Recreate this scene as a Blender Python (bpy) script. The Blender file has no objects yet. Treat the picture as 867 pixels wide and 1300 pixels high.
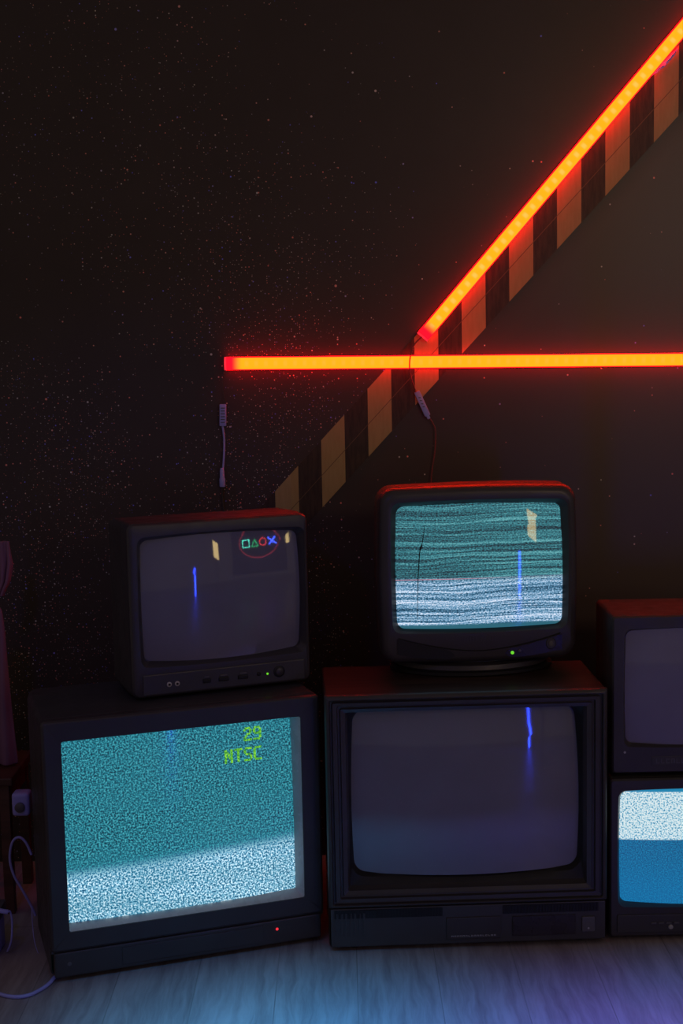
import bpy, bmesh, math, random
from mathutils import Vector, Matrix
random.seed(7)
C = bpy.context.scene.collection
PI = math.pi

# ------------------------------------------------------------------ camera
H, PITCH, ROLL, F = 1.5, 0.1217, 0.0204, 1800.0
cam_d = bpy.data.cameras.new('camera')
cam = bpy.data.objects.new('camera', cam_d); C.objects.link(cam)
cam_d.sensor_fit = 'VERTICAL'; cam_d.sensor_height = 36.0; cam_d.sensor_width = 24.0
cam_d.lens = F / 1300.0 * 36.0
cp, sp = math.cos(PITCH), math.sin(PITCH)
R0 = Vector((1, 0, 0)); F0 = Vector((0, cp, -sp)); U0 = Vector((0, sp, cp))
cr, sr = math.cos(ROLL), math.sin(ROLL)
RR = R0 * cr - U0 * sr; UU = R0 * sr + U0 * cr
m = Matrix((RR, UU, -F0)).transposed().to_4x4()
m.translation = Vector((0, 0, H)); cam.matrix_world = m
cam_d.clip_start = 0.05
bpy.context.scene.camera = cam

def at(px, py, y=None, z=None):
    """point of the room measured from the photograph on the plane y or z"""
    d = F0 + RR * ((px - 433.5) / F) - UU * ((py - 650) / F)
    s = y / d.y if y is not None else (z - H) / d.z
    return Vector((0, 0, H)) + d * s

# ------------------------------------------------------------------ materials
class NT:
    def __init__(s, name):
        s.m = bpy.data.materials.new(name); s.m.use_nodes = True
        s.t = s.m.node_tree; s.t.nodes.clear()
        s.out = s.t.nodes.new('ShaderNodeOutputMaterial')
    def n(s, typ, **kw):
        nd = s.t.nodes.new(typ)
        for k, v in kw.items():
            if k.startswith('_'): setattr(nd, k[1:], v)
            else:
                key = k.replace('__', ' ')
                nd.inputs[key].default_value = v
        return nd
    def l(s, a, b): s.t.links.new(a, b)
    def math(s, op, a, b=None, clamp=False):
        nd = s.t.nodes.new('ShaderNodeMath'); nd.operation = op; nd.use_clamp = clamp
        for i, v in enumerate((a, b)):
            if v is None: continue
            if isinstance(v, (int, float)): nd.inputs[i].default_value = v
            else: s.l(v, nd.inputs[i])
        return nd.outputs[0]
    def mix(s, fac, a, b):
        nd = s.t.nodes.new('ShaderNodeMix'); nd.data_type = 'RGBA'
        for i, v in ((0, fac), (6, a), (7, b)):
            if isinstance(v, (int, float)): nd.inputs[i].default_value = v
            elif isinstance(v, tuple): nd.inputs[i].default_value = v + (1,) if len(v) == 3 else v
            else: s.l(v, nd.inputs[i])
        return nd.outputs[2]
    def smooth(s, v, a, b, lo=0.0, hi=1.0):
        nd = s.t.nodes.new('ShaderNodeMapRange'); nd.interpolation_type = 'SMOOTHSTEP'
        s.l(v, nd.inputs[0])
        for i, x in enumerate((a, b, lo, hi)): nd.inputs[i + 1].default_value = x
        return nd.outputs[0]
    def coords(s, kind='Object'):
        tc = s.n('ShaderNodeTexCoord'); sx = s.n('ShaderNodeSeparateXYZ'); s.l(tc.outputs[kind], sx.inputs[0])
        return tc.outputs[kind], sx.outputs[0], sx.outputs[1], sx.outputs[2]
    def comb(s, a, b, c):
        nd = s.n('ShaderNodeCombineXYZ')
        for i, v in enumerate((a, b, c)):
            if isinstance(v, (int, float)): nd.inputs[i].default_value = v
            else: s.l(v, nd.inputs[i])
        return nd.outputs[0]
    def noise(s, vec, scale, detail=2.0, rough=0.5, dim='3D'):
        nd = s.n('ShaderNodeTexNoise'); nd.noise_dimensions = dim
        s.l(vec, nd.inputs['Vector']); nd.inputs['Scale'].default_value = scale
        nd.inputs['Detail'].default_value = detail; nd.inputs['Roughness'].default_value = rough
        return nd.outputs[0]
    def bsdf(s, color=None, rough=0.5, spec=0.5, metal=0.0):
        b = s.n('ShaderNodeBsdfPrincipled'); b.inputs['Roughness'].default_value = rough if isinstance(rough, (int, float)) else 0.5
        if not isinstance(rough, (int, float)): s.l(rough, b.inputs['Roughness'])
        b.inputs['Specular IOR Level'].default_value = spec; b.inputs['Metallic'].default_value = metal
        if color is not None:
            if isinstance(color, tuple): b.inputs['Base Color'].default_value = color + (1,)
            else: s.l(color, b.inputs['Base Color'])
        s.l(b.outputs[0], s.out.inputs[0]); return b
    def bump(s, b, h, strength, dist=0.001):
        nd = s.n('ShaderNodeBump'); nd.inputs['Strength'].default_value = strength; nd.inputs['Distance'].default_value = dist
        s.l(h, nd.inputs['Height']); s.l(nd.outputs[0], b.inputs['Normal'])

def plastic(name, col, rough=0.45, spec=0.4, var=0.25, grain=900):
    t = NT(name); v, x, y, z = t.coords()
    n = t.noise(v, 9, 3)
    c = t.mix(n, tuple(k * (1 - var) for k in col), tuple(k * (1 + var) for k in col))
    b = t.bsdf(c, t.smooth(t.noise(v, 25, 4), 0.3, 0.7, rough - .06, rough + .08), spec)
    if grain: t.bump(b, t.noise(v, grain, 1), 0.15, 0.0003)
    return t.m

M = {}
M['charcoal'] = plastic('charcoal_plastic', (.042, .038, .040), .42)
M['charcoal_b'] = plastic('charcoal_plastic_smooth', (.038, .033, .036), .38, grain=0)
M['black'] = plastic('black_plastic', (.012, .011, .012), .5, .3)
M['blackgloss'] = plastic('gloss_black_plastic', (.02, .014, .014), .28, .5, grain=0)
M['grey'] = plastic('grey_plastic', (.085, .08, .09), .4, grain=0)
M['silver'] = plastic('silver_print', (.32, .31, .31), .35, grain=0)
M['ledge'] = plastic('silver_grey_ledge', (.42, .44, .46), .25, .6, grain=0)
M['whiteplastic'] = plastic('white_plastic', (.62, .6, .62), .35, grain=0)
M['wirered'] = plastic('red_wire_sheath', (.18, .03, .03), .4, grain=0)
M['wireblack'] = plastic('black_wire_sheath', (.03, .028, .03), .4, grain=0)
M['lilac'] = plastic('lilac_tape', (.55, .42, .95), .5, grain=0)
M['bluelit_white'] = plastic('white_sheath_blue_light_tint', (.30, .29, .66), .4, grain=0)  # white plastic with the blue light on it mixed into the base colour
M['cloth'] = plastic('pale_cloth', (.20, .10, .15), .85, .1, grain=1500)
M['bore'] = plastic('jack_metal', (.45, .42, .36), .3, grain=0)

def wood_mat(name, a, b, rough):
    t = NT(name); v, x, y, z = t.coords()
    g = t.noise(t.comb(t.math('MULTIPLY', x, 2.2), t.math('MULTIPLY', y, 30), t.math('MULTIPLY', z, 30)), 2.0, 5, .6)
    bs = t.bsdf(t.mix(t.smooth(g, .3, .7), a, b), rough, .4)
    t.bump(bs, g, .2, .0006)
    return t.m
M['wood_dark'] = wood_mat('dark_wood_veneer', (.022, .012, .010), (.05, .028, .022), .38)
M['wood_stool'] = wood_mat('reddish_stool_wood', (.05, .020, .015), (.09, .035, .025), .45)

def emis(name, col, s=1.0):
    t = NT(name); b = t.bsdf((.02, .02, .02), .3)
    b.inputs['Emission Color'].default_value = col + (1,); b.inputs['Emission Strength'].default_value = s
    return t.m
M['led_green'] = emis('green_power_light', (.12, .55, .02), 1.3)
M['led_red'] = emis('red_power_light', (1.0, .03, .05), 1.0)
M['neon_blue'] = emis('blue_neon_glow', (.02, .05, 1.0), 65)
M['neon_aqua'] = emis('aqua_neon_glow', (.1, .9, .65), 26)
M['neon_green'] = emis('green_neon_glow', (.03, .8, .25), 20)
M['neon_red'] = emis('red_neon_glow', (1.0, .05, .06), 20)
M['neon_x'] = emis('deep_blue_neon_glow', (.05, .1, 1.0), 45)
M['lamp_warm'] = emis('warm_lamp_panel', (1.0, .72, .30), 9)
M['ring_dim'] = emis('dim_red_ring_glow', (.8, .05, .08), 6)

def led_tube_mat(name, period, x0, x1, contrast):
    # a saturated red LED strip behind a diffuser; so bright that red clips and reads amber
    t = NT(name); v, x, y, z = t.coords()
    r = t.math('ABSOLUTE', z)
    rim = t.smooth(r, .0145, .0170, 1, 0)
    e0 = t.smooth(x, x0 + .018, x0 + .05, 0, 1); e1 = t.smooth(x, x1 - .05, x1 - .018, 1, 0)
    k = t.math('MULTIPLY', rim, t.math('MULTIPLY', e0, e1))
    ph = t.math('SINE', t.math('MULTIPLY', x, 2 * PI / period))
    near = t.smooth(r, 0.002, .012, 1, 0)
    dots = t.math('MULTIPLY', t.smooth(ph, -.2, .9), near)
    core = t.mix(dots, (28.0, .48, .012), (29.0, .46 + contrast, .012 + contrast * .6))
    col = t.mix(k, (12.0, .008, .03), core)
    em = t.n('ShaderNodeEmission'); t.l(col, em.inputs[0]); em.inputs[1].default_value = 1.0
    t.l(em.outputs[0], t.out.inputs[0]); return t.m

# --- CRT faces -----------------------------------------------------
def glass_off(name, col):
    t = NT(name); v, x, y, z = t.coords()
    n = t.noise(v, 6, 3); dust = t.smooth(t.noise(v, 420, 1), .74, .78)
    c = t.mix(n, tuple(k * .85 for k in col), tuple(k * 1.15 for k in col))
    c = t.mix(t.math('MULTIPLY', dust, .25), c, (.4, .4, .42))
    b = t.bsdf(c, t.smooth(t.noise(v, 14, 4), .3, .7, .02, .045), .5)
    b.inputs['Coat Weight'].default_value = 0.3; b.inputs['Coat Roughness'].default_value = .04
    return t.m
M['crt_grey'] = glass_off('grey_dark_tube_glass', (.145, .14, .185))
M['crt_grey_b'] = glass_off('violet_grey_dark_tube_glass', (.155, .15, .26))

def ramp(t, v, stops):
    nd = t.n('ShaderNodeValToRGB'); cr_ = nd.color_ramp
    while len(cr_.elements) < len(stops): cr_.elements.new(.5)
    for e, (p, c) in zip(cr_.elements, stops): e.position = p; e.color = c + (1,)
    t.l(v, nd.inputs[0]); return nd.outputs[0]

def crt_static(name, build, refl=1.0):
    t = NT(name); v, x, y, z = t.coords()
    col, strength = build(t, v, x, y, z)
    b = t.bsdf((.05, .06, .07), .025, .5)
    t.l(col, b.inputs['Emission Color'])
    b.inputs['Emission Strength'].default_value = strength
    return t.m

def st_flat(t, v, x, y, z):
    p = t.comb(x, z, 0)
    n = t.noise(p, 230, 1.2, .6, '2D')
    big = t.noise(t.comb(t.math('MULTIPLY', x, 2), t.math('MULTIPLY', z, 9), 0), 2.2, 2, .5, '2D')
    teal = ramp(t, n, [(.28, (.002, .018, .035)), (.44, (.008, .085, .12)), (.56, (.014, .20, .26)), (.70, (.06, .36, .42))])
    white = ramp(t, n, [(.30, (.005, .06, .14)), (.43, (.04, .21, .34)), (.54, (.22, .50, .66)), (.68, (.68, .86, .95))])
    edge = t.math('ADD', z, t.math('ADD', t.math('MULTIPLY', t.math('SUBTRACT', n, .5), .05), t.math('MULTIPLY', x, -.035)))
    f = t.smooth(edge, .255, .285, 1, 0)
    c = t.mix(f, teal, white)
    c = t.mix(t.smooth(big, .35, .65, 0, .22), c, (.015, .16, .22))
    return c, 1.15
M['static_flat'] = crt_static('teal_snow_picture', st_flat)

def st_round(t, v, x, y, z):
    p = t.comb(x, z, 0)
    n = t.noise(t.comb(t.math('MULTIPLY', x, .5), z, 0), 420, 1, .6, '2D')
    wob = t.math('MULTIPLY', t.noise(t.comb(t.math('MULTIPLY', x, 3), t.math('MULTIPLY', z, 8), 0), 1.5, 2, .5, '2D'), .02)
    zz = t.math('ADD', z, wob)
    st = t.noise(t.comb(t.math('MULTIPLY', x, .9), t.math('MULTIPLY', zz, 95), 0), 1.0, 3, .65, '2D')
    fine = t.noise(t.comb(t.math('MULTIPLY', x, 6), t.math('MULTIPLY', zz, 520), 0), 1.0, 1, .5, '2D')
    s = t.math('ADD', t.math('MULTIPLY', n, .34), t.math('ADD', t.math('MULTIPLY', st, .50), t.math('MULTIPLY', fine, .18)))
    teal = ramp(t, s, [(.40, (.005, .012, .02)), (.47, (.016, .07, .09)), (.55, (.03, .19, .23)), (.66, (.14, .42, .45))])
    white = ramp(t, s, [(.41, (.008, .04, .08)), (.47, (.04, .16, .28)), (.54, (.22, .42, .62)), (.62, (.72, .80, .95))])
    f = t.smooth(t.math('ADD', z, t.math('MULTIPLY', st, .015)), 0.2494, 0.2684, 1, 0)
    c = t.mix(f, teal, white)
    f2 = t.smooth(z, 0.1350, 0.1405, 1, 0)
    c = t.mix(f2, c, (.02, .12, .17))
    pink = t.math('MULTIPLY', t.smooth(z, 0.2519, 0.2526), t.smooth(z, 0.2536, 0.2543, 1, 0))
    c = t.mix(t.math('MULTIPLY', pink, t.smooth(x, -.1, .1, .7, .1)), c, (.7, .22, .3))
    return c, 1.05
M['static_round'] = crt_static('streaked_snow_picture', st_round)

def st_blue(t, v, x, y, z):
    n = t.noise(t.comb(x, z, 0), 250, 1.2, .6, '2D'); n2 = t.noise(t.comb(x, z, 0), 330, 1, .5, '2D')
    white = ramp(t, n, [(.28, (.02, .17, .34)), (.38, (.12, .38, .54)), (.46, (.42, .62, .70)), (.62, (.68, .76, .78))])
    blue = ramp(t, n2, [(.3, (.002, .06, .15)), (.5, (.003, .11, .25)), (.7, (.006, .19, .37))])
    f = t.smooth(z, .2545, .2570)
    c = t.mix(f, blue, white)
    c = t.mix(t.smooth(z, .095, .25, .35, 0), c, (.004, .17, .44))
    rim = t.smooth(z, .3745, .3765); c = t.mix(rim, c, (.01, .2, .38))
    return c, 1.1
M['static_blue'] = crt_static('blue_snow_picture', st_blue)

t = NT('green_menu_letters'); v, x, y, z = t.coords()
n = t.noise(v, 260, 1, .6)
em = t.n('ShaderNodeEmission'); t.l(ramp(t, n, [(.35, (.03, .2, .05)), (.5, (.12, .5, .03)), (.7, (.3, .75, .08))]), em.inputs[0]); em.inputs[1].default_value = 1
t.l(em.outputs[0], t.out.inputs[0]); M['osd'] = t.m

# --- star wallpaper --------------------------------------------------
t = NT('starry_wallpaper'); v, x, y, z = t.coords()
p = t.comb(x, z, 0)
big = t.noise(p, 1.6, 4, .6, '2D')
band = t.smooth(x, .35, -.25)
lowz = t.smooth(z, 2.3, 1.3, .25, 1)
dens = t.math('MULTIPLY', band, t.math('MULTIPLY', lowz, t.smooth(big, .35, .62, .12, 1)))
total = None
def stars(scale, radius, base_thr, gain, bright):
    vo = t.n('ShaderNodeTexVoronoi'); vo.voronoi_dimensions = '2D'; vo.inputs['Scale'].default_value = scale
    t.l(p, vo.inputs['Vector'])
    sc = t.n('ShaderNodeSeparateColor'); t.l(vo.outputs['Color'], sc.inputs[0])
    thr = t.math('SUBTRACT', base_thr, t.math('MULTIPLY', dens, gain))
    pick = t.math('GREATER_THAN', sc.outputs[0], thr)
    dist = t.math('DIVIDE', vo.outputs['Distance'], t.math('MULTIPLY', t.math('ADD', sc.outputs[1], .45), radius))
    d = t.smooth(dist, .4, 1.0, 1, 0)
    tint = ramp(t, sc.outputs[2], [(.0, (.85, .22, .17)), (.35, (.8, .36, .28)), (.6, (.62, .6, .55)), (.80, (.5, .42, .42)), (.93, (.2, .2, .95))])
    amt = t.math('MULTIPLY', t.math('MULTIPLY', d, pick), t.math('MULTIPLY', t.math('POWER', sc.outputs[1], 1.5), bright * 1.25))
    return tint, amt
base = t.mix(t.noise(p, 5, 4, .6, '2D'), (.036, .024, .021), (.050, .034, .030))
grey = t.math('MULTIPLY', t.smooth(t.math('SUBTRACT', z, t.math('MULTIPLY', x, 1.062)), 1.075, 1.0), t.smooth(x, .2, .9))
base = t.mix(t.math('MULTIPLY', grey, .7), base, (.066, .048, .043))  # lamp sheen at lower right, put into the wall colour
c = base
for a in ((170, .20, 1.0, .30, .9), (95, .16, .995, .22, 1.3), (42, .09, .98, .08, 1.6), (17, .05, .92, .06, 1.6)):
    tint, amt = stars(*a); c = t.mix(t.math('MINIMUM', amt, 1.0), c, tint)
b = t.bsdf(c, .42, .35)
t.bump(b, t.noise(p, 35, 4, .6, '2D'), .12, .001)
M['wall'] = t.m

def print_mat(name, a, bcol, grain):
    t = NT(name); v, x, y, z = t.coords()
    g = t.noise(t.comb(t.math('MULTIPLY', x, 40), 0, t.math('MULTIPLY', z, 6)), 2.5, 4, .6)
    c = t.mix(t.math('MULTIPLY', t.smooth(g, .35, .65), grain), a, bcol)
    bs = t.bsdf(c, .5, .3); t.bump(bs, g, .15, .0006); return t.m
M['tan'] = print_mat('tan_stripe_print', (.34, .245, .10), (.28, .19, .07), .5)
M['stripe_black'] = print_mat('black_stripe_print', (.026, .016, .013), (.06, .036, .022), .7)
M['seam'] = plastic('seam_line', (.12, .062, .03), .5, grain=0)
M['neon_back'] = plastic('sign_backing_board', (.02, .018, .02), .6, grain=0)

# --- floor laminate ---------------------------------------------------
t = NT('pale_grey_laminate'); v, x, y, z = t.coords()
br = t.n('ShaderNodeTexBrick'); br.offset = .37; br.inputs['Scale'].default_value = 1
br.inputs['Brick Width'].default_value = 1.28; br.inputs['Row Height'].default_value = .19
br.inputs['Mortar Size'].default_value = .0014; br.inputs['Mortar Smooth'].default_value = .3; br.inputs['Bias'].default_value = 0
br.inputs['Color1'].default_value = (.25, .25, .25, 1); br.inputs['Color2'].default_value = (.75, .75, .75, 1); br.inputs['Mortar'].default_value = (0, 0, 0, 1)
t.l(t.comb(t.math('ADD', y, 10.08), t.math('ADD', x, 10.055), 0), br.inputs['Vector'])
warp = t.noise(t.comb(t.math('MULTIPLY', x, 4), t.math('MULTIPLY', y, 1.3), br.outputs[0]), 2.5, 3, .6)
gr = t.noise(t.comb(t.math('ADD', t.math('MULTIPLY', x, 26), t.math('MULTIPLY', warp, 1.6)), t.math('MULTIPLY', y, 1.8), br.outputs[0]), 1.6, 6, .65)
fine = t.noise(t.comb(t.math('MULTIPLY', x, 160), t.math('MULTIPLY', y, 10), 0), 1.5, 3, .6)
c = t.mix(t.smooth(gr, .30, .68), (.21, .165, .18), (.33, .28, .30))
c = t.mix(t.smooth(gr, .36, .28, 0, .45), c, (.12, .10, .10))
c = t.mix(t.smooth(fine, .6, .75, 0, .25), c, (.2, .17, .17))
c = t.mix(t.math('MULTIPLY', br.outputs['Fac'], .45), c, (.07, .06, .06))
b = t.bsdf(c, t.smooth(gr, .3, .7, .42, .30), .45)
t.bump(b, t.math('ADD', t.math('MULTIPLY', gr, .6), t.math('MULTIPLY', fine, .3)), .22, .001)
M['floor'] = t.m

# ------------------------------------------------------------------ mesh helpers
def obj(name, bm, mat, parent=None, smooth=None):
    bmesh.ops.recalc_face_normals(bm, faces=bm.faces)
    me = bpy.data.meshes.new(name); bm.to_mesh(me); bm.free()
    for mm in (mat if isinstance(mat, (list, tuple)) else [mat]): me.materials.append(mm)
    if smooth:
        me.polygons.foreach_set('use_smooth', [True] * len(me.polygons))
        if smooth != 'all': me.set_sharp_from_angle(angle=math.radians(smooth))
    o = bpy.data.objects.new(name, me); C.objects.link(o)
    if parent is not None: o.parent = parent
    return o
def tag(o, label, cat, group=None):
    o['label'] = label; o['category'] = cat
    if group: o['group'] = group
    return o
def thing(name, label, cat, loc=(0, 0, 0), rz=0, group=None):
    o = bpy.data.objects.new(name, None); C.objects.link(o); o.empty_display_size = .1
    o.location = loc; o.rotation_euler = (0, 0, rz); return tag(o, label, cat, group)
def struct(name, bm, mat):
    o = obj(name, bm, mat); o['kind'] = 'structure'; return o

def box(bm, x0, x1, y0, y1, z0, z1, bev=0.0, seg=2):
    r = bmesh.ops.create_cube(bm, size=1)
    vs = r['verts']
    for v_ in vs: v_.co = Vector(((x0 + x1) / 2 + v_.co.x * (x1 - x0), (y0 + y1) / 2 + v_.co.y * (y1 - y0), (z0 + z1) / 2 + v_.co.z * (z1 - z0)))
    if bev > 0:
        es = list({e for v_ in vs for e in v_.link_edges})
        bmesh.ops.bevel(bm, geom=es, offset=bev, segments=seg, affect='EDGES', profile=.6)
    return bm
def NB(): return bmesh.new()
def bx(*a, **k): return box(NB(), *a, **k)

def rloop(cx, cz, w, h, r, bow=(0, 0), n=8, m_=10):
    """rounded rectangle with bowed sides, in x-z; returns list of (x,z)"""
    r = min(r, w / 2 - 1e-4, h / 2 - 1e-4); hw, hh = w / 2, h / 2; pts = []
    corners = [(hw - r, hh - r, 0), (-hw + r, hh - r, 90), (-hw + r, -hh + r, 180), (hw - r, -hh + r, 270)]
    for i, (a, b_, s) in enumerate(corners):
        arc = [(a + r * math.cos(math.radians(s + 90 * k / n)), b_ + r * math.sin(math.radians(s + 90 * k / n))) for k in range(n + 1)]
        pts += arc
        a2, b2, s2 = corners[(i + 1) % 4]
        e = (a2 + r * math.cos(math.radians(s2)), b2 + r * math.sin(math.radians(s2))); q = arc[-1]
        for k in range(1, m_): pts.append((q[0] + (e[0] - q[0]) * k / m_, q[1] + (e[1] - q[1]) * k / m_))
    out = []
    for (a, b_) in pts:
        ka = 1 - min(1, abs(b_ / hh)) ** 2; kb = 1 - min(1, abs(a / hw)) ** 2
        out.append((cx + a + bow[0] * ka * (a / hw), cz + b_ + bow[1] * kb * (b_ / hh)))
    return out
def loft(loops, cap0=False, cap1=False, bm=None):
    """loops = [(pts, y or function)]"""
    bm = bm or NB(); rows = []
    for pts, y in loops:
        rows.append([bm.verts.new((a, y(a, b_) if callable(y) else y, b_)) for a, b_ in pts])
    for A, B in zip(rows, rows[1:]):
        for i in range(len(A)):
            j = (i + 1) % len(A); bm.faces.new((A[i], A[j], B[j], B[i]))
    if cap0: bm.faces.new(rows[0])
    if cap1: bm.faces.new(list(reversed(rows[-1])))
    return bm
def tube(pts, r, seg=10, closed=False, bm=None, sub=6):
    """smooth round tube through points"""
    bm = bm or NB(); P = [Vector(q) for q in pts]; path = []
    N = len(P)
    for i in range(N if closed else N - 1):
        p0 = P[(i - 1) % N] if closed or i > 0 else P[0]; p1 = P[i]; p2 = P[(i + 1) % N]; p3 = P[(i + 2) % N] if closed or i + 2 < N else P[-1]
        k_ = sub if N > 2 else 1
        for k in range(k_):
            t_ = k / k_
            path.append(.5 * ((2 * p1) + (-p0 + p2) * t_ + (2 * p0 - 5 * p1 + 4 * p2 - p3) * t_ ** 2 + (-p0 + 3 * p1 - 3 * p2 + p3) * t_ ** 3))
    if not closed: path.append(P[-1])
    rows = []; up = None; L = len(path)
    for i, q in enumerate(path):
        a = path[(i - 1) % L] if closed or i > 0 else path[0]; b_ = path[(i + 1) % L] if closed or i + 1 < L else path[-1]
        d = (b_ - a).normalized()
        if up is None: up = d.orthogonal().normalized()
        up = (up - d * up.dot(d)).normalized(); s = d.cross(up)
        rr = r[min(i * len(r) // L, len(r) - 1)] if isinstance(r, (list, tuple)) else r
        rows.append([bm.verts.new(q + (up * math.cos(2 * PI * k / seg) + s * math.sin(2 * PI * k / seg)) * rr) for k in range(seg)])
    prs = list(zip(rows, rows[1:])) + ([(rows[-1], rows[0])] if closed else [])
    for A, B in prs:
        for k in range(seg): bm.faces.new((A[k], A[(k + 1) % seg], B[(k + 1) % seg], B[k]))
    if not closed: bm.faces.new(list(reversed(rows[0]))); bm.faces.new(rows[-1])
    return bm
def disc(cx, cz, prof, seg=24, bm=None, sq=1.0):
    """lathe around the y axis; prof = [(radius, y)...] from back to front"""
    bm = bm or NB(); rows = []
    for r, y in prof:
        rows.append([bm.verts.new((cx + r * math.cos(2 * PI * k / seg), y, cz + r * sq * math.sin(2 * PI * k / seg))) for k in range(seg)])
    for A, B in zip(rows, rows[1:]):
        for k in range(seg): bm.faces.new((A[k], A[(k + 1) % seg], B[(k + 1) % seg], B[k]))
    bm.faces.new(rows[-1]); bm.faces.new(list(reversed(rows[0]))); return bm
def zlathe(prof, seg=40, bm=None, c=(0, 0), sy=1.0):
    bm = bm or NB(); rows = []
    for r, z in prof:
        rows.append([bm.verts.new((c[0] + r * math.cos(2 * PI * k / seg), c[1] + sy * r * math.sin(2 * PI * k / seg), z)) for k in range(seg)])
    for A, B in zip(rows, rows[1:]):
        for k in range(seg): bm.faces.new((A[k], A[(k + 1) % seg], B[(k + 1) % seg], B[k]))
    bm.faces.new(rows[-1]); bm.faces.new(list(reversed(rows[0]))); return bm

def crt(name, cx, cz, w, h, r, bow, y0, Rx, Rz, tilt, mat, parent, pan=0.0):
    """curved picture tube face: middle at depth y0, curving back to the rim"""
    f = lambda a, b_: y0 + (a - cx) ** 2 / (2 * Rx) + (b_ - cz) ** 2 / (2 * Rz) + math.tan(tilt) * (b_ - cz) + pan * (a - cx)
    base = rloop(cx, cz, w, h, r, bow)
    K = 14; loops = []
    for k in range(1, K + 1):
        s = k / K; loops.append(([(cx + (a - cx) * s, cz + (b_ - cz) * s) for a, b_ in base], f))
    loops.append((base, lambda a, b_: f(a, b_) + .012))
    bm = loft(loops)
    n = len(base); c0 = bm.verts.new((cx, y0, cz)); bm.verts.ensure_lookup_table()
    for i in range(n): bm.faces.new((bm.verts[i], bm.verts[(i + 1) % n], c0))
    return obj(name, bm, mat, parent, 60), f

def marks(cx, cz, n, w, h, y, seed):
    """a row of tiny worn raised marks"""
    rnd = random.Random(seed); bm = NB(); x_ = cx - w / 2; step = w / n
    for i in range(n):
        a = x_ + i * step; k = rnd.random()
        box(bm, a + step * .12, a + step * .3, y - .0006, y + .001, cz - h / 2, cz + h / 2)
        if k > .3: box(bm, a + step * .3, a + step * .8, y - .0006, y + .001, cz + h * .3, cz + h / 2)
        if k < .6: box(bm, a + step * .3, a + step * .8, y - .0006, y + .001, cz - h / 2, cz - h * .3)
        if k > .5: box(bm, a + step * .62, a + step * .8, y - .0006, y + .001, cz - h / 2, cz + h * .3)
    return bm
def feet(root, xs, ys, h, r=.02):
    for a in xs:
        for b_ in ys: obj('foot', zlathe([(r * .8, 0), (r, .002), (r, h)], 20, c=(a, b_)), M['black'], root, 40)

# ------------------------------------------------------------------ room shell
struct('floor', bx(-3.2, 7.0, -3.2, 4.0, -.05, 0), M['floor'])
struct('wall_back', bx(-3.2, 7.0, 4.0, 4.08, 0, 3.1), M['wall'])
WY = 4.0

# striped band on the wallpaper
band = NB()
def bot(x): return 1.245 + 1.062 * (x - .153)
def quad(bm, x0, x1, d0, d1, y0, y1, mi):
    vs = []
    for (xx, dd) in ((x0, d0), (x1, d0), (x1, d1), (x0, d1)):
        vs.append((xx, bot(xx) + dd))
    f_ = [bm.verts.new((a, y1, b_)) for a, b_ in vs]; k_ = [bm.verts.new((a, y0, b_)) for a, b_ in vs]
    faces = [bm.faces.new(f_)] + [bm.faces.new((f_[i], f_[(i + 1) % 4], k_[(i + 1) % 4], k_[i])) for i in range(4)]
    for q in faces: q.material_index = mi
TH = .190
for k in range(-3, 16):
    x0 = -.187 + .1335 * k
    quad(band, x0, x0 + .067, 0, TH, WY, WY - .0016, 0)
    quad(band, x0 + .067, x0 + .1335, 0, TH, WY, WY - .0015, 1)
quad(band, -.30, 1.75, TH * .47, TH * .47 + .0024, WY, WY - .0019, 2)
tag(obj('wall_stripe_band', band, [M['tan'], M['stripe_black'], M['seam']]),
    'tan and black striped diagonal band printed across the starry wall', 'wall stripe')

# ------------------------------------------------------------------ LED tubes
def led_tube(name, label, A, B, period, contrast, yoff):
    A = Vector(A); B = Vector(B); L = (B - A).length
    root = thing(name, label, 'light tube', A, 0, 'glowing red orange light tubes on the wall')
    root.rotation_euler = (0, -math.atan2(B.z - A.z, B.x - A.x), 0)
    prof = [(.018 * math.sin(a), -.012 - .014 * math.cos(a)) for a in [math.radians(d) for d in range(-90, 91, 12)]]
    prof = [(-.018, -.002)] + prof + [(.018, -.002)]
    bm = NB(); rows = []
    for xx in (0.004, L - .004):
        rows.append([bm.verts.new((xx, yy, zz)) for zz, yy in prof])
    for i in range(len(prof) - 1): bm.faces.new((rows[0][i], rows[0][i + 1], rows[1][i + 1], rows[1][i]))
    for rw in rows: bm.faces.new(rw)
    obj('diffuser', bm, led_tube_mat(name + '_diffuser_glow', period, 0, L, contrast), root, 40)
    obj('back_channel', bx(0, L, -.003, 0, -.0182, .0182), M['ledge'], root)
    for xx in (-.0015, L - .0025):
        rows = []; bm = NB()
        for q in (xx, xx + .004): rows.append([bm.verts.new((q, yy * 1.02, zz * 1.03)) for zz, yy in prof])
        for i in range(len(prof)): j = (i + 1) % len(prof); bm.faces.new((rows[0][i], rows[0][j], rows[1][j], rows[1][i]))
        for rw in rows: bm.faces.new(rw)
        obj('end_cap', bm, M['endcap'], root)
    return root
M['endcap'] = emis('translucent_red_end_cap', (1.0, .02, .04), 1.1)
led_tube('light_tube', 'horizontal glowing red orange light tube across the wall above the televisions', (-.317, WY - .0025, 1.437), (1.36, WY - .0025, 1.418), .027, .03, 0)
led_tube('light_tube', 'slanting glowing light tube rising to the upper right along the striped band', (.236, WY - .0025, 1.500), (1.30, WY - .0025, 2.712), .0305, .12, 0)

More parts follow.
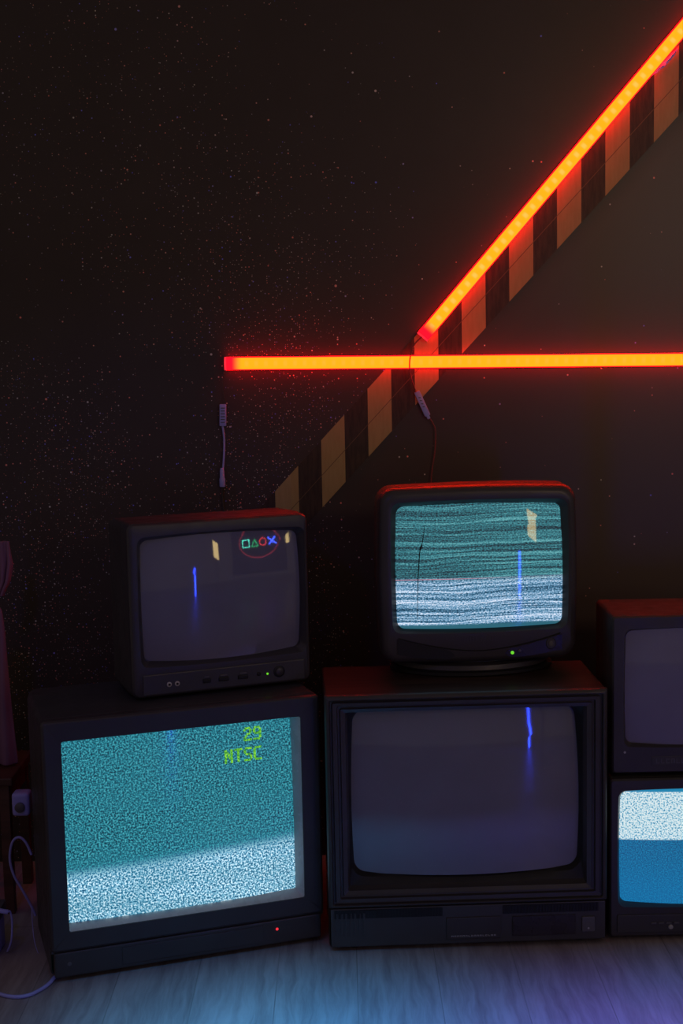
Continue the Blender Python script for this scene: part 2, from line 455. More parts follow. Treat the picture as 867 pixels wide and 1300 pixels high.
# wires and connectors hanging from the tubes
w1 = thing('connector_cable', 'white connector cable, blue light put into its colour, hanging straight from left end of horizontal tube', 'cable', at(283, 620, y=WY - .02), 0, 'cables hanging from the light tubes')
def loc(root, px, py, y): return at(px, py, y=y) - root.location
Y1 = WY - .012
obj('thin_lead', tube([loc(w1, 285, 466, WY - .008), loc(w1, 283, 480, Y1), loc(w1, 283, 496, Y1), loc(w1, 285, 505, Y1), loc(w1, 283, 516, Y1)], .0011, 8), M['wireblack'], w1, 60)
def capsule_box(a, b_, wid, th, root, name, mat):
    """flat moulded connector between two points"""
    d = (b_ - a); L = d.length; ang = math.atan2(d.x, -d.z)
    bm = bx(-wid / 2, wid / 2, -th / 2, th / 2, -L, 0, bev=min(wid, th) * .28)
    bmesh.ops.transform(bm, matrix=Matrix.Translation(a) @ Matrix.Rotation(-ang, 4, 'Y'), verts=bm.verts)
    return obj(name, bm, mat, root, 40)
q = capsule_box(loc(w1, 283, 513, Y1), loc(w1, 283, 541, Y1), .019, .010, w1, 'connector', M['bluelit_white'])
bm = NB()
for k in range(6):
    c_ = loc(w1, 283, 518 + k * 3.6, Y1); box(bm, c_.x - .006, c_.x + .006, c_.y - .0062, c_.y - .0045, c_.z - .0012, c_.z + .0012)
obj('ribbing', bm, M['grey'], q)
obj('cord', tube([loc(w1, 282.5, 540, Y1), loc(w1, 284.5, 556, Y1), loc(w1, 284.5, 575, Y1), loc(w1, 283, 597, Y1)], .0030, 10), M['bluelit_white'], w1, 60)
a_, b_ = loc(w1, 283, 594, Y1), loc(w1, 282.5, 618, Y1)
L_ = (a_ - b_).length
obj('plug', zlathe([(.0075, 0), (.0085, .002), (.0085, .022), (.0070, .026), (.0065, .045), (.0045, L_)], 20), M['bluelit_white'], w1, 40).location = b_
obj('black_lead', tube([b_, b_ + Vector((-.001, .002, -.03)), b_ + Vector((.002, .003, -.085)), b_ + Vector((.004, .002, -.16))], .0022, 8), M['wireblack'], w1, 60)

w2 = thing('connector_cable', 'white connector, blue light put into its colour, on red wire hanging from the slanting tube', 'cable', at(552, 560, y=WY - .02), 0, 'cables hanging from the light tubes')
Y2 = WY - .034
obj('upper_lead', tube([loc(w2, 536, 427, WY - .012), loc(w2, 533, 430, WY - .02), loc(w2, 526, 438, Y2 + .004), loc(w2, 521, 452, Y2), loc(w2, 520, 468, Y2), loc(w2, 523, 484, Y2 + .006), loc(w2, 529, 500, Y1)], .0021, 8), M['wirered'], w2, 60)
q = capsule_box(loc(w2, 529, 497, Y1), loc(w2, 543, 528, Y1), .0165, .011, w2, 'connector', M['bluelit_white'])
bm = NB(); a_ = loc(w2, 529, 497, Y1); d_ = loc(w2, 543, 528, Y1) - a_
for k in (.25, .37, .5, .62):
    c_ = a_ + d_ * k; box(bm, c_.x - .003, c_.x + .003, c_.y - .0062, c_.y - .005, c_.z - .0012, c_.z + .0012)
obj('printed_mark', bm, M['grey'], q)
capsule_box(a_ + d_ * .94, a_ + d_ * 1.12, .009, .008, w2, 'strain_relief', M['bluelit_white'])
obj('lower_lead', tube([loc(w2, 545, 530, Y1), loc(w2, 550, 538, Y1), loc(w2, 553, 548, Y1), loc(w2, 552, 575, Y1), loc(w2, 548, 602, Y1), loc(w2, 546, 640, Y1)], .0014, 8), M['wirered'], w2, 60)

# crumpled lilac tape under the slanting tube
bm = NB(); rnd = random.Random(3); rows = []
A = at(827, 96, y=WY - .012); B = at(861, 60, y=WY - .012)
for i in range(15):
    s = i / 14; c_ = A.lerp(B, s); wd = .010 * (math.sin(s * PI) ** .5 + .1) * (.8 + .5 * rnd.random())
    nrm = Vector((.70, 0, -.71)); row = []
    for j in range(5): row.append(bm.verts.new(c_ + nrm * (wd * (j / 4 - .25)) + Vector((0, -.009 * rnd.random() * math.sin(j / 4 * PI), 0))))
    rows.append(row)
for a_, b_ in zip(rows, rows[1:]):
    for j in range(4): bm.faces.new((a_[j], a_[j + 1], b_[j + 1], b_[j]))
o = obj('crumpled_tape', bm, M['lilac'], None); md = o.modifiers.new('thick', 'SOLIDIFY'); md.thickness = .0015
tag(o, 'crumpled lilac tape stuck under the upper part of the slanting light tube', 'tape')

# ------------------------------------------------------------------ televisions
TVG = 'old tube televisions stacked against the wall'
# --- big console set ---------------------------------------------------
tv = thing('television', 'large dark console television with stepped frame and blank screen, under the rounded set', 'television', (.2922, 3.3361, 0), .0309, TVG)
W_, Z0, Z1 = .686, .012, .6465
feet(tv, (-.28, .28), (.05, .25), .0125)
cab = loft([(rloop(0, (Z0 + Z1) / 2, W_ - .004, Z1 - Z0 - .002, .006), .012), (rloop(0, (Z0 + Z1) / 2, W_, Z1 - Z0, .007), .018), (rloop(0, (Z0 + Z1) / 2, W_, Z1 - Z0, .007), .31),
            (rloop(0, (Z0 + Z1) / 2, W_ - .012, Z1 - Z0 - .012, .02), .315), (rloop(0, .28, .60, .52, .05), .46), (rloop(0, .27, .44, .40, .05), .55)], False, True)
obj('cabinet', cab, M['wood_dark'], tv, 30)
zb = .113; hz = Z1 - zb; cz = (Z1 + zb) / 2
def rl(dx, dzb, dzt, r=.004): return rloop(0, (zb + dzb + Z1 - dzt) / 2, W_ - 2 * dx, hz - dzb - dzt, r)
fr = loft([(rl(-.001, 0, -.001), .018), (rl(-.001, 0, -.001), .012), (rl(.0, .0005, .0), .008), (rl(.0025, .002, .002), .004), (rl(.0055, .004, .005), .0015), (rl(.009, .006, .008), 0), (rl(.010, .008, .010), 0), (rl(.012, .010, .012), .003), (rl(.013, .011, .0125), .009), (rl(.017, .014, .0165), .010),
           (rl(.019, .016, .018), .003), (rl(.029, .024, .026), .004), (rl(.031, .026, .028), .012), (rl(.036, .030, .033), .013), (rl(.038, .032, .034), .008),
           (rl(.049, .042, .043), .012), (rl(.052, .045, .045), .022), (rl(.055, .050, .047), .030)])
obj('bezel', fr, M['charcoal_b'], tv, 25)
SW, SH, SCX, SCZ = .553, .404, 0, .3935
ins = loft([(rl(.054, .049, .046), .028), (rloop(SCX, SCZ, SW + .014, SH + .014, .03, (.004, .012)), .034), (rloop(SCX, SCZ, SW, SH, .026, (.005, .010)), .048), (rloop(SCX, SCZ, SW - .01, SH - .01, .026, (.005, .010)), .075)])
obj('screen_surround', ins, M['black'], tv, 40)
crt('screen', SCX, SCZ, SW + .004, SH + .004, .026, (.005, .010), .028, 1.8, 1.8, math.radians(2.4), M['crt_grey'], tv)
lp = NB(); box(lp, -.339, .339, .0045, .03, .014, zb - .001, bev=.003)
for i in range(58):
    if 7 <= i: continue
    xx = -.325 + i * .011
    box(lp, xx, xx + .005, .002, .006, .045, .100)
panel = obj('lower_panel', lp, M['charcoal'], tv)
for xs_ in ([-.33 + .0075 * i for i in range(36)], [.085 + .0075 * i for i in range(32)]):
    bm = NB()
    for xx in xs_: box(bm, xx, xx + .0035, .0020, .006, .088, .108)
    box(bm, xs_[0], xs_[-1] + .0035, .0034, .006, .087, .109)
    obj('speaker_grille', bm, M['black'], panel)
dr = obj('control_door', bx(-.055, .080, .001, .008, .026, .082, bev=.002), M['charcoal_b'], panel)
obj('door_marking', marks(.012, .0345, 16, .112, .0035, .0008, 5), M['silver'], dr)
obj('sensor_window', bx(.108, .265, .001, .008, .030, .080, bev=.001), M['blackgloss'], panel)
pb = obj('power_button', bx(.280, .312, -.001, .008, .036, .074, bev=.002), M['grey'], panel)
obj('button_mark', disc(.296, .045, [(.0025, .0), (.0025, -.0016)], 12), M['silver'], pb)

# --- flat screened set lower left -----------------------------------------
tv = thing('television', 'wide dark television with square snowy teal screen showing green NTSC, on the floor at left', 'television', (-.3832, 3.289, 0), .3218, TVG)
feet(tv, (-.27, .27), (.05, .26), .0125)
Z0, Z1, W_ = .012, .6353, .674; CZ = (Z0 + Z1) / 2; HH = Z1 - Z0
cab = loft([(rloop(0, CZ, W_ - .006, HH - .006, .012), .03), (rloop(0, CZ, W_, HH, .012), .032), (rloop(0, CZ, W_ - .004, HH - .004, .014), .30), (rloop(0, CZ - .0, W_ - .02, HH - .008, .02), .355),
            (rloop(0, CZ - .035, .50, .45, .05), .43), (rloop(0, CZ - .05, .36, .33, .05), .50)], False, True)
obj('cabinet', cab, M['charcoal'], tv, 30)
zs = .078; hz = Z1 - zs; cz = (Z1 + zs) / 2
SX0, SX1, SZ0, SZ1 = -.290, .277, .132, .582
scx, scz, sw, sh = (SX0 + SX1) / 2, (SZ0 + SZ1) / 2, SX1 - SX0, SZ1 - SZ0
bz = loft([(rloop(0, cz, W_, hz, .010), .0305), (rloop(0, cz, W_, hz, .010), .007), (rloop(0, cz, W_ - .006, hz - .006, .009), .001), (rloop(0, cz, W_ - .014, hz - .012, .008), -.001),
           (rloop(scx + .004, scz - .002, sw + .014, sh + .012, .005), 0.0), (rloop(scx + .004, scz - .002, sw + .012, sh + .010, .005), .002)])
obj('bezel', bz, M['charcoal_b'], tv, 25)
ld = loft([(rloop(scx + .004, scz - .002, sw + .012, sh + .010, .005), .002), (rloop(scx - .003, scz + .005, sw - .004, sh - .008, .005), .022), (rloop(scx - .003, scz + .005, sw - .006, sh - .010, .005), .06)])
obj('screen_ledge', ld, M['ledge'], tv, 40)
scr, ffn = crt('screen', scx - .003, scz + .005, sw - .002, sh - .006, .004, (0.0, 0.0), .014, 3.6, 6, math.radians(1.5), M['static_flat'], tv, .015)
# picture lettering drawn by the set itself
GL = {'N': ["10001", "11001", "10101", "10101", "10011", "10001", "10001"], 'T': ["11111", "00100", "00100", "00100", "00100", "00100", "00100"],
      'S': ["01111", "10000", "10000", "01110", "00001", "00001", "11110"], 'C': ["01111", "10000", "10000", "10000", "10000", "10000", "01111"],
      '2': ["01110", "10001", "00001", "00110", "01000", "10000", "11111"], '9': ["01110", "10001", "10001", "01111", "00001", "00001", "11110"]}
bm = NB()
def letters(bm, txt, x0, z0, pw, ph, gap):
    for i, ch in enumerate(txt):
        for r_, row in enumerate(GL[ch]):
            for c_, on in enumerate(row):
                if on == '1':
                    a = x0 + i * (5 * pw + gap) + c_ * pw; b_ = z0 + (6 - r_) * ph; yy = ffn(a, b_)
                    box(bm, a - pw * .3, a + pw * 1.3, yy - .0007, yy + .0005, b_, b_ + ph * 1.02)
letters(bm, 'NTSC', .101, .4815, .0037, .0048, .0060)
letters(bm, '29', .151, .531, .0037, .0048, .0060)
obj('screen_lettering', bm, M['osd'], scr)
st_ = NB(); box(st_, -.330, .330, .004, .034, .014, zs - .003, bev=.004)
box(st_, -.335, .335, .010, .034, zs - .006, zs + .001)
sp_ = obj('lower_strip', st_, M['charcoal_b'], tv)
obj('red_power_light', disc(.215, .052, [(.0035, .006), (.0035, .003), (.002, .0018)], 14), M['led_red'], sp_)
obj('strip_marking', marks(-.09, .048, 14, .12, .005, .0042, 9), M['grey'], sp_)
obj('headphone_jack', disc(-.295, .046, [(.005, .006), (.005, .0028), (.003, .0028)], 16), M['grey'], sp_)
fl = bx(-.17, .18, .002, .006, .024, .066, bev=.0015); obj('flap', fl, M['charcoal_b'], sp_)

# --- portable on top of it -------------------------------------------------
PZ = .6353
tv = thing('television', 'portable dark television with blank screen reflecting neon, on top of the snowy teal set', 'television', (-.2992, 3.4366, PZ), .369, TVG)
feet(tv, (-.17, .17), (.05, .22), .0062, .014)
W_, Z0, Z1 = .458, .006, .4336; CZ = (Z0 + Z1) / 2; HH = Z1 - Z0
cab = loft([(rloop(0, CZ, W_ - .008, HH - .008, .018), .018), (rloop(0, CZ, W_, HH, .018), .02), (rloop(0, CZ, W_ + .006, HH, .016), .06), (rloop(0, CZ - .003, W_ + .004, HH - .006, .02), .20),
            (rloop(0, CZ - .03, .34, .30, .04), .29), (rloop(0, CZ - .04, .24, .22, .04), .36)], False, True)
obj('cabinet', cab, M['charcoal'], tv, 30)
scx, scz, sw, sh = .007, .241, .400, .296
bz = loft([(rloop(0, CZ, W_, HH, .018), .0185), (rloop(0, CZ, W_, HH, .018), .008), (rloop(0, CZ, W_ - .008, HH - .008, .016), .001), (rloop(0, CZ, W_ - .02, HH - .02, .014), -.001),
           (rloop(scx, scz, sw + .026, sh + .022, .018, (.002, .005)), 0), (rloop(scx, scz, sw + .022, sh + .018, .018, (.002, .005)), .003),
           (rloop(scx, scz, sw + .003, sh + .002, .016, (.003, .007)), .018), (rloop(scx, scz, sw - .004, sh - .004, .016, (.003, .007)), .05)])
obj('bezel', bz, M['charcoal_b'], tv, 25)
crt('screen', scx, scz, sw + .004, sh + .004, .018, (.003, .007), .003, 1.15, 1.15, 0, M['crt_grey'], tv)
cs = obj('control_strip', bx(-.205, .212, -.003, .004, .012, .064, bev=.003), M['charcoal'], tv)
for xx in (-.140, -.120):
    j = obj('jack', disc(xx, .036, [(.0062, 0), (.0062, -.005), (.0040, -.006)], 18), M['bore'], cs)
    obj('jack_core', disc(xx, .036, [(.0030, -.0058), (.0030, -.0066)], 12), M['black'], j)
for xx, ww in ((-.045, .020), (-.002, .026), (.048, .026)):
    obj('button', bx(xx - ww / 2, xx + ww / 2, -.007, 0, .030, .040, bev=.002), M['black'], cs)
    obj('button', bx(xx - ww / 2 + .004, xx + ww / 2 - .004, -.006, 0, .043, .046, bev=.001), M['grey'], cs)
obj('button', disc(.089, .038, [(.005, 0), (.005, -.005), (.003, -.006)], 16), M['black'], cs)
obj('green_power_light', disc(.112, .036, [(.0026, 0), (.0026, -.0045), (.001, -.005)], 14), M['led_green'], cs)
k_ = obj('power_knob', disc(.143, .039, [(.015, 0), (.015, -.004), (.013, -.005)], 28), M['black'], cs, 40)
obj('knob_cap', disc(.143, .039, [(.010, -.004), (.010, -.008), (.008, -.009)], 24), M['charcoal_b'], k_, 40)

# --- rounded set on the console ---------------------------------------------
PZ = .6466
tv = thing('television', 'rounded dark television with streaked snowy picture on a swivel base, on the blank console set', 'television', (.3395, 3.4874, PZ), .069, TVG)
b0 = zlathe([(.205, 0), (.212, .003), (.212, .010), (.204, .014)], 48, c=(0, .14), sy=.62)
obj('swivel_base', b0, M['black'], tv, 40)
obj('swivel_neck', zlathe([(.196, .014), (.200, .017), (.196, .028), (.170, .034), (.165, .046)], 48, c=(0, .14), sy=.66), M['charcoal'], tv, 40)
Z0, Z1, W_ = .042, .482, .495; CZ = (Z0 + Z1) / 2; HH = Z1 - Z0
def rr_(dw, r, by=.006, bz_=.006, dz=0): return rloop(0, CZ + dz, W_ - dw, HH - dw, r, (by, bz_))
cab = loft([(rr_(.008, .036), .029), (rr_(.002, .036), .032), (rr_(.0, .036), .09), (rr_(.03, .045, dz=-.006), .17), (rloop(0, CZ - .03, .36, .31, .06), .28), (rloop(0, CZ - .04, .26, .22, .05), .38)], False, True)
obj('cabinet', cab, M['charcoal_b'], tv, 35)
scx, scz, sw, sh = .003, .2838, .411, .302
bz = loft([(rr_(.004, .036), .030), (rr_(.002, .036), .024), (rr_(.010, .035), .008), (rr_(.024, .032), .0), (rr_(.040, .030), -.003),
           (rloop(scx, scz, sw + .030, sh + .026, .022, (.003, .004)), -.001), (rloop(scx, scz, sw + .024, sh + .020, .02, (.003, .004)), .003),
           (rloop(scx, scz, sw + .002, sh + .002, .018, (.003, .004)), .018), (rloop(scx, scz, sw - .004, sh - .004, .018, (.003, .004)), .05)])
obj('bezel', bz, M['charcoal_b'], tv, 30)
scr, ffn2 = crt('screen', scx, scz, sw + .004, sh + .004, .018, (.003, .004), .003, 2.2, 2.2, math.radians(2.6), None or M['static_round'], tv)
scr.data.transform(Matrix.Translation((0, 0, 0)))
# the picture material works in set height above the floor: shift its coordinates
pts = [at(px, py, y=3.48) for px, py in ((540, 668), (536.5, 690), (533.5, 700), (531.5, 725), (530.5, 750), (530, 786))]
cs_, sn_ = math.cos(-.069), math.sin(-.069)
lp = []
for q in pts:
    d = q - Vector((.3395, 3.4874, PZ)); a = d.x * cs_ - d.y * sn_; lp.append(Vector((a, ffn2(a, d.z) - .0008, d.z)))
obj('wire_reflection_line', tube(lp, [.0006, .0011, .0022, .0013, .0012, .0011, .0008, .0007], 6), M['black'], scr, 60)  # dark strand laid on the glass to draw a wire's reflection
# chin: curved groove, darker side panels, knob
def chin(a): return .070 + .040 * (abs(a) / .21) ** 1.7
bm = NB()
g = [(a, chin(a)) for a in [-.205 + .41 * i / 24 for i in range(25)]]
obj('chin_groove', tube([(a, -.0022, b_) for a, b_ in g], .0016, 6, sub=2), M['black'], tv, 60)
def lens(a0, a1, n=16):
    bm = NB(); up = []; dn = []
    for i in range(n + 1):
        a = a0 + (a1 - a0) * i / n; s = i / n
        hi = chin(a) - .003; lo = .050 + .018 * s ** 2
        if s < .12: m2 = (hi + lo) / 2; k = (s / .12) ** .5 * .8 + .2; hi = m2 + (hi - m2) * k; lo = m2 + (lo - m2) * k
        up.append((a, hi)); dn.append((a, lo))
    lo_ = up + dn[::-1]
    f_ = [bm.verts.new((a, -.0044, b_)) for a, b_ in lo_]; r_ = [bm.verts.new((a, .006, b_)) for a, b_ in lo_]
    N_ = len(lo_)
    for i in range(N_): bm.faces.new((f_[i], f_[(i + 1) % N_], r_[(i + 1) % N_], r_[i]))
    for i in range(n): bm.faces.new((f_[i], f_[i + 1], f_[N_ - 2 - i], f_[N_ - 1 - i]))
    return bm
cpn = obj('control_panel', lens(.065, .208), M['blackgloss'], tv)
obj('speaker_panel', lens(-.065, -.208), M['black'], tv)
obj('green_power_light', disc(.082, .0625, [(.0044, -.002), (.0044, -.0055), (.0025, -.0068)], 16), M['led_green'], cpn)
obj('sensor_dot', disc(.101, .067, [(.0035, -.002), (.0035, -.0055), (.002, -.006)], 14), M['grey'], cpn)
k_ = obj('power_button', disc(.180, .083, [(.0125, -.002), (.0125, -.006), (.011, -.0075)], 28, sq=1.15), M['charcoal_b'], cpn, 40)
obj('button_rim', disc(.180, .083, [(.006, -.0074), (.006, -.0090), (.0045, -.0095)], 20, sq=1.3), M['grey'], k_, 40)
obj('maker_mark', marks(.003, .100, 6, .085, .013, -.0022, 2), M['charcoal'], tv)
obj('printed_mark', marks(.003, .060, 9, .085, .004, -.0022, 12), M['grey'], tv)
tv_round = tv

# --- right column --------------------------------------------------------
def small_set(label, locn, yaw, zs0, zs1, sx0, sx1, H_, mat, tilt, W_=.466, seed=1, extras=None):
    tv = thing('television', label, 'television', locn, yaw, TVG)
    Z0, Z1 = .010, H_; CZ = (Z0 + Z1) / 2; HH = Z1 - Z0
    feet(tv, (-.19, .19), (.04, .22), .0105, .018)
    cab = loft([(rloop(0, CZ, W_ - .006, HH - .006, .008), .02), (rloop(0, CZ, W_, HH, .008), .022), (rloop(0, CZ, W_ - .004, HH - .002, .010), .23),
                (rloop(0, CZ - .02, .36, .31, .04), .33), (rloop(0, CZ - .03, .25, .22, .04), .42)], False, True)
    obj('cabinet', cab, M['charcoal'], tv, 30)
    scx, scz, sw, sh = (sx0 + sx1) / 2, (zs0 + zs1) / 2, sx1 - sx0, zs1 - zs0
    bz = loft([(rloop(0, CZ, W_, HH, .008), .0205), (rloop(0, CZ, W_, HH, .008), .005), (rloop(0, CZ, W_ - .008, HH - .008, .007), 0),
               (rloop(scx, scz, sw + .018, sh + .014, .018, (.002, .004)), 0), (rloop(scx, scz, sw + .015, sh + .011, .018, (.002, .004)), .004),
               (rloop(scx, scz, sw + .003, sh + .002, .016, (.003, .005)), .016), (rloop(scx, scz, sw - .004, sh - .004, .016, (.003, .005)), .05)])
    obj('bezel', bz, M['charcoal_b'], tv, 25)
    crt('screen', scx, scz, sw + .004, sh + .004, .018, (.003, .005), .003, 1.3, 1.3, tilt, mat, tv)
    return tv
tvb = small_set('dark television with half white half blue snowy screen, on the floor at right edge', (.8779, 3.3677, 0), .001, .095, .3772, -.203, .176, .4137, M['static_blue'], 0)
st_ = obj('control_strip', bx(-.215, .215, -.004, .004, .022, .068, bev=.002), M['charcoal'], tvb)
for i in range(4): obj('button', bx(-.132 + i * .019, -.119 + i * .019, -.007, 0, .044, .049, bev=.001), M['grey'], st_)
obj('dial', disc(-.083, .036, [(.006, 0), (.006, -.007), (.004, -.009)], 18), M['silver'], st_)
obj('printed_mark', marks(-.02, .045, 9, .06, .006, -.0042, 21), M['grey'], st_)
tvt = small_set('dark television with blank violet grey screen, upper one of the right column', (.8853, 3.3821, .4137), .001, .0842, .3636, -.195, .182, .4032, M['crt_grey_b'], math.radians(1))
pl = obj('name_plate', bx(-.135, -.02, -.0015, .003, .030, .052, bev=.001), M['charcoal'], tvt)
obj('maker_mark', marks(-.077, .0405, 8, .10, .012, -.0018, 31), M['grey'], pl)
obj('screw', disc(-.202, .064, [(.003, .001), (.003, -.001)], 10), M['silver'], tvt)

# ------------------------------------------------------------------ left edge clutter
# low wooden stool
sc = at(17, 985, y=3.62); SX, SZ = sc.x, sc.z
st = thing('stool', 'low reddish wooden stool at the left edge with pale cloth on it', 'stool', (SX - .17, 3.74, 0))
obj('seat', bx(-.17, .17, -.14, .12, SZ - .022, SZ, bev=.004), M['wood_stool'], st)
ap = NB(); box(ap, -.155, .155, -.125, -.105, SZ - .075, SZ - .022, bev=.002); box(ap, -.155, .155, .085, .105, SZ - .075, SZ - .022, bev=.002)
box(ap, .138, .155, -.105, .085, SZ - .075, SZ - .022); box(ap, -.155, -.138, -.105, .085, SZ - .075, SZ - .022)
obj('apron', ap, M['wood_stool'], st)
for a in (-.145, .145):
    for b_ in (-.115, .095): obj('leg', bx(a - .013, a + .013, b_ - .013, b_ + .013, 0, SZ - .022, bev=.002), M['wood_stool'], st)
# gathered cloth standing up from the stool
def cloth(name, label, rows_, y, mat, folds, amp, seed):
    """rows_: (left x, right x, z) from the top down"""
    bm = NB(); rnd = random.Random(seed); N = 28; R_ = []
    for i, (a, b_, z) in enumerate(rows_):
        row = []
        for k in range(N + 1):
            s = k / N
            row.append(bm.verts.new((a + (b_ - a) * s, y + amp * (.4 + .6 * i / len(rows_)) * math.sin(s * folds * 2 * PI + i * .25) + .25 * amp * math.sin(s * 17 + i), z)))
        R_.append(row)
    for A_, B_ in zip(R_, R_[1:]):
        for k in range(N): bm.faces.new((A_[k], A_[k + 1], B_[k + 1], B_[k]))
    o = obj(name, bm, mat, None, 'all'); md = o.modifiers.new('thick', 'SOLIDIFY'); md.thickness = .003
    md = o.modifiers.new('sub', 'SUBSURF'); md.levels = 1; md.render_levels = 1
    return tag(o, label, 'cloth')
YC = 3.70
rw = []
for py, px in ((770, 1), (790, 5), (820, 7), (850, 9), (880, 12), (905, 15), (930, 18), (955, 21), (972, 23)):
    q = at(px, py, y=YC); ql = at(-20 - (py - 770) * .18, py, y=YC); rw.append((ql.x, q.x, q.z))
rw[-1] = (rw[-1][0], rw[-1][1], SZ + .004)
cloth('draped_cloth', 'pale pinkish gathered cloth rising from the wooden stool at left edge', rw, YC, M['cloth'], 3, .012, 4)
rw = []
for py, p0, p1 in ((688, -6, 7.5), (702, -6, 9.5), (714, -6, 11.5), (720, -6, 12.5), (730, -5, 10.5), (742, -4, 9.5), (750, -6, 4), (760, -8, 1)):
    q = at(p1, py, y=YC); ql = at(p0, py, y=YC); rw.append((ql.x, q.x, q.z))
cloth('hanging_cloth', 'small violet lit cloth tail hanging at left edge above the stool', rw, YC + .03, M['cloth'], 2, .01, 6)

# plug with looping cable behind the big set
P3 = 3.60
lc = thing('looping_cable', 'thin pale cable looping behind the snowy teal set below the stool', 'cable', at(20, 1150, y=P3))
def l3(px, py, y=P3): return at(px, py, y=y) - lc.location
obj('cord', tube([l3(40, 1085), l3(33, 1070), l3(25, 1063), l3(17, 1067), l3(13, 1080), l3(13, 1095), l3(18, 1112), l3(26, 1126), l3(34, 1140), l3(44, 1160), l3(52, 1190)], .0035, 10), M['bluelit_white'], lc, 60)
q = at(24, 1020, y=P3)
rl_ = thing('plug_adapter', 'white plug adapter under the stool behind the snowy teal set', 'adapter', (q.x, P3, q.z - .035))
obj('body', bx(-.016, .030, -.015, .03, .004, .066, bev=.010, seg=3), M['bluelit_white'], rl_, 40)
obj('collar', disc(.006, .03, [(.013, -.014), (.013, -.022), (.010, -.024)], 20), M['grey'], rl_, 40)
obj('prong', bx(.016, .022, .03, .045, .025, .031), M['bore'], rl_)
# white power brick and socket at the left edge
q = at(0, 1216, y=3.45)
bk = thing('power_adapter', 'pale power adapter box on the floor at lower left edge', 'adapter', (q.x - .03, 3.39, 0))
obj('case', bx(-.06, .052, -.04, .04, 0, .085, bev=.006), M['bluelit_white'], bk, 40)
obj('lid', bx(-.058, .060, -.045, .04, .088, .118, bev=.008), M['grey'], bk, 40)
obj('seam_band', bx(-.0605, .0525, -.0405, .0405, .084, .089), M['wirered'], bk)
obj('cord_end', tube([(.045, -.04, .128), (.06, -.05, .124), (.075, -.05, .120), (.083, -.048, .118)], .006, 12), M['bluelit_white'], bk, 60)
obj('cord', tube([(.083, -.048, .118), (.088, -.045, .117), (.090, -.04, .09), (.085, -.035, .04), (.070, -.02, .004)], .0025, 8), M['bluelit_white'], bk, 60)
# thin strand
q0 = thing('thin_wire', 'thin dull wire drooping beside the base of the snowy teal set', 'wire', at(48, 1215, z=.003))
def l5(px, py, y): return at(px, py, y=y) - q0.location
obj('strand', tube([l5(40, 1150, 3.42), l5(42, 1182, 3.40), l5(45, 1200, 3.38), l5(50, 1213, 3.36), l5(55, 1221, 3.34)], .0012, 6), M['bluelit_white'], q0, 60)
# floor cable
fc = [at(px, py, z=.0048) for px, py in ((-40, 1238), (-18, 1253), (0, 1262), (18, 1265.5), (36, 1263.5), (52, 1256), (63, 1248), (70, 1240))]
fc += [fc[-1] + Vector((.02, .06, 0)), fc[-1] + Vector((.015, .16, 0))]
o = obj('floor_cable', tube(fc, .0046, 12), M['bluelit_white'], None, 60)
tag(o, 'thick pale cable curving over the floor at lower left corner', 'cable')

# ------------------------------------------------------------------ things behind the camera, seen only as reflections
nb = thing('neon_tube_lamp', 'upright blue neon tube lamp on a round foot behind the camera', 'lamp', (2.10, -1.0, 0))
obj('foot', zlathe([(.10, 0), (.10, .012), (.03, .02)], 28), M['black'], nb, 40)
obj('glow_tube', zlathe([(.014, .02), (.016, .03), (.016, .80), (.012, .81)], 16), M['neon_blue'], nb, 40)

def sign_board(name, label, loc_, w, z0, z1):
    r = thing(name, label, 'sign', loc_)
    r.rotation_euler = (0, 0, math.atan2(-loc_[0], -(3.4 - loc_[1])))
    obj('board', bx(-w / 2, w / 2, -.0, .02, z0, z1, bev=.003), M['neon_back'], r)
    for a in (-w / 2 + .03, w / 2 - .03): obj('leg', bx(a - .012, a + .012, .02, .045, 0, z1), M['black'], r)
    return r
NEON_SPEC = True
# (positions derived from the reflections in the picture tubes)
sg = sign_board('neon_sign', 'neon sign with square, triangle, circle and cross behind the camera', (4.85, -1.0, 0), 2.1, .35, 2.1)
zc = 1.42; s_ = .125
def poly(pts, r): return tube([(a, -.02, b_) for a, b_ in pts], r, 8, closed=True, sub=1)
# the board is seen mirrored, so the row runs the other way here
obj('square_tube', poly([(.50 - s_, zc - s_), (.50 + s_, zc - s_), (.50 + s_, zc + s_), (.50 - s_, zc + s_)], .014), M['neon_aqua'], sg)
obj('triangle_tube', poly([(.17 - s_, zc - s_), (.17 + s_, zc - s_), (.17, zc + s_ * .9)], .014), M['neon_green'], sg)
obj('circle_tube', poly([(-.15 + s_ * math.cos(a * PI / 12), zc + s_ * math.sin(a * PI / 12)) for a in range(24)], .010), M['neon_red'], sg)
xm = NB(); tube([(-.48 - s_, -.02, zc - s_), (-.48 + s_, -.02, zc + s_)], .016, 8, bm=xm); tube([(-.48 - s_, -.03, zc + s_), (-.48 + s_, -.03, zc - s_)], .016, 8, bm=xm)
obj('cross_tube', xm, M['neon_x'], sg)
obj('ring_tube', poly([(.0 + .75 * math.cos(a * PI / 24), 1.42 + .52 * math.sin(a * PI / 24)) for a in range(48)], .010), M['ring_dim'], sg)
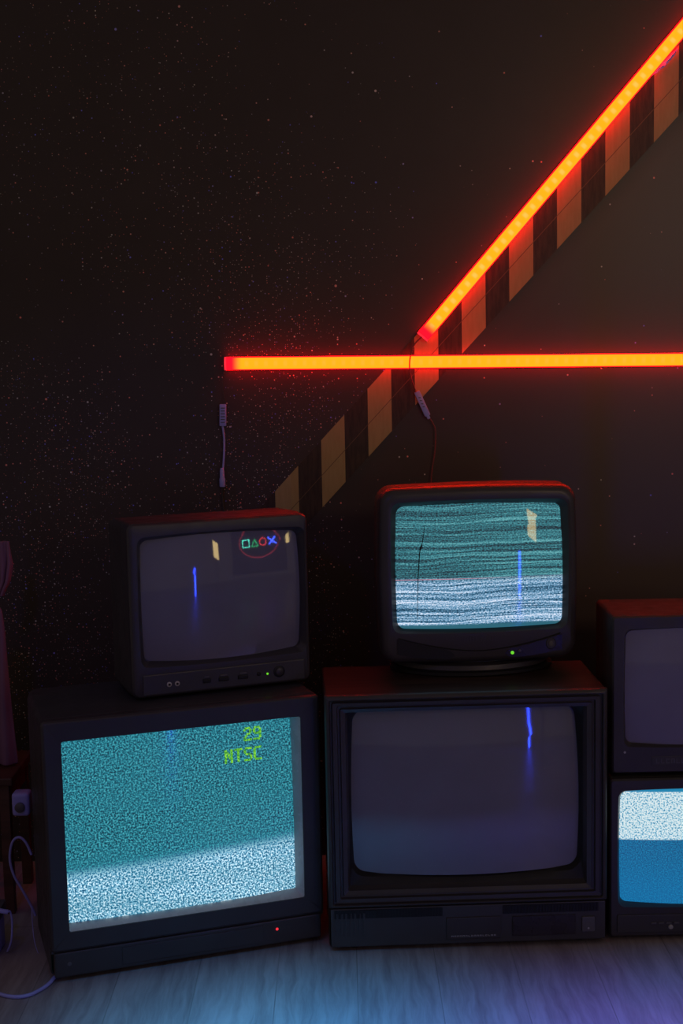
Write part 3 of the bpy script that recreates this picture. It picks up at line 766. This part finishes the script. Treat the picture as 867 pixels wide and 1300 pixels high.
def patch(name, label, loc_, w, h, skew, z):
    r = thing(name, label, 'lamp', loc_); r.rotation_euler = (0, 0, math.atan2(-loc_[0], -(3.4 - loc_[1])))
    bm = NB(); P_ = [(-w / 2, z - h / 2 - skew), (w / 2, z - h / 2 + skew), (w / 2, z + h / 2 + skew), (-w / 2, z + h / 2 - skew)]
    f_ = [bm.verts.new((a, -.01, b_)) for a, b_ in P_]; k_ = [bm.verts.new((a, .01, b_)) for a, b_ in P_]
    bm.faces.new(f_); bm.faces.new(k_[::-1])
    for i in range(4): bm.faces.new((f_[i], f_[(i + 1) % 4], k_[(i + 1) % 4], k_[i]))
    obj('lamp_panel', bm, M['lamp_warm'], r)
    obj('pole', bx(-.01, .01, .012, .03, 0, z + h / 4), M['black'], r); obj('foot', zlathe([(.12, 0), (.12, .012)], 24), M['black'], r)
    return r
patch('panel_lamp', 'slanted warm yellow panel lamp on a pole beside the camera', (1.62, .73, 0), .095, .31, .04, 1.15)
patch('panel_lamp', 'smaller warm panel lamp far to the right behind the camera', (6.7, -1.0, 0), .35, .35, .0, 1.48)

# ------------------------------------------------------------------ light
wd = bpy.data.worlds.new('world'); bpy.context.scene.world = wd; wd.use_nodes = True
bg = wd.node_tree.nodes['Background']; bg.inputs[0].default_value = (.122, .096, .082, 1); bg.inputs[1].default_value = 1.0

def area(name, loc_, target, size, col, power, spread=None):
    l = bpy.data.lights.new(name, 'AREA'); l.shape = 'RECTANGLE'; l.size, l.size_y = size; l.color = col; l.energy = power
    if spread: l.spread = math.radians(spread)
    o = bpy.data.objects.new(name, l); C.objects.link(o); o.location = loc_
    d = Vector(target) - Vector(loc_); o.rotation_euler = d.to_track_quat('-Z', 'Y').to_euler(); return o
area('warm_room_lamp', (2.3, -.6, 2.4), (.9, 4, 1.7), (.5, .5), (1.0, .66, .42), 1.6, 50)
def spot(name, loc_, target, col, power, ang, blend=.8, r=.1):
    l = bpy.data.lights.new(name, 'SPOT'); l.color = col; l.energy = power; l.spot_size = math.radians(ang); l.spot_blend = blend; l.shadow_soft_size = r
    o = bpy.data.objects.new(name, l); C.objects.link(o); o.location = loc_
    d = Vector(target) - Vector(loc_); o.rotation_euler = d.to_track_quat('-Z', 'Y').to_euler(); return o
spot('blue_left_fill', (-.9, 1.2, 2.3), (-.55, 3.8, .55), (.14, .12, 1.0), 16, 44, 1.0)  # added unseen spot that turns the cables at left blue
area('blue_floor_fill', (.66, 2.32, 1.15), (.66, 2.72, 0), (.7, .06), (.15, .17, 1.0), 2.7, 46)  # added unseen area light that tints the floor blue, not a lamp
area('cyan_floor_fill', (-.12, 2.32, 1.15), (-.12, 2.76, 0), (.70, .06), (.05, .46, 1.0), 3.2, 46)  # added unseen area light, spread shaped for a cyan pool on the floor

sn = bpy.context.scene
sn.view_settings.view_transform = 'Standard'; sn.view_settings.look = 'None'; sn.view_settings.gamma = 1; sn.view_settings.exposure = 0
sn.view_settings.use_curve_mapping = False
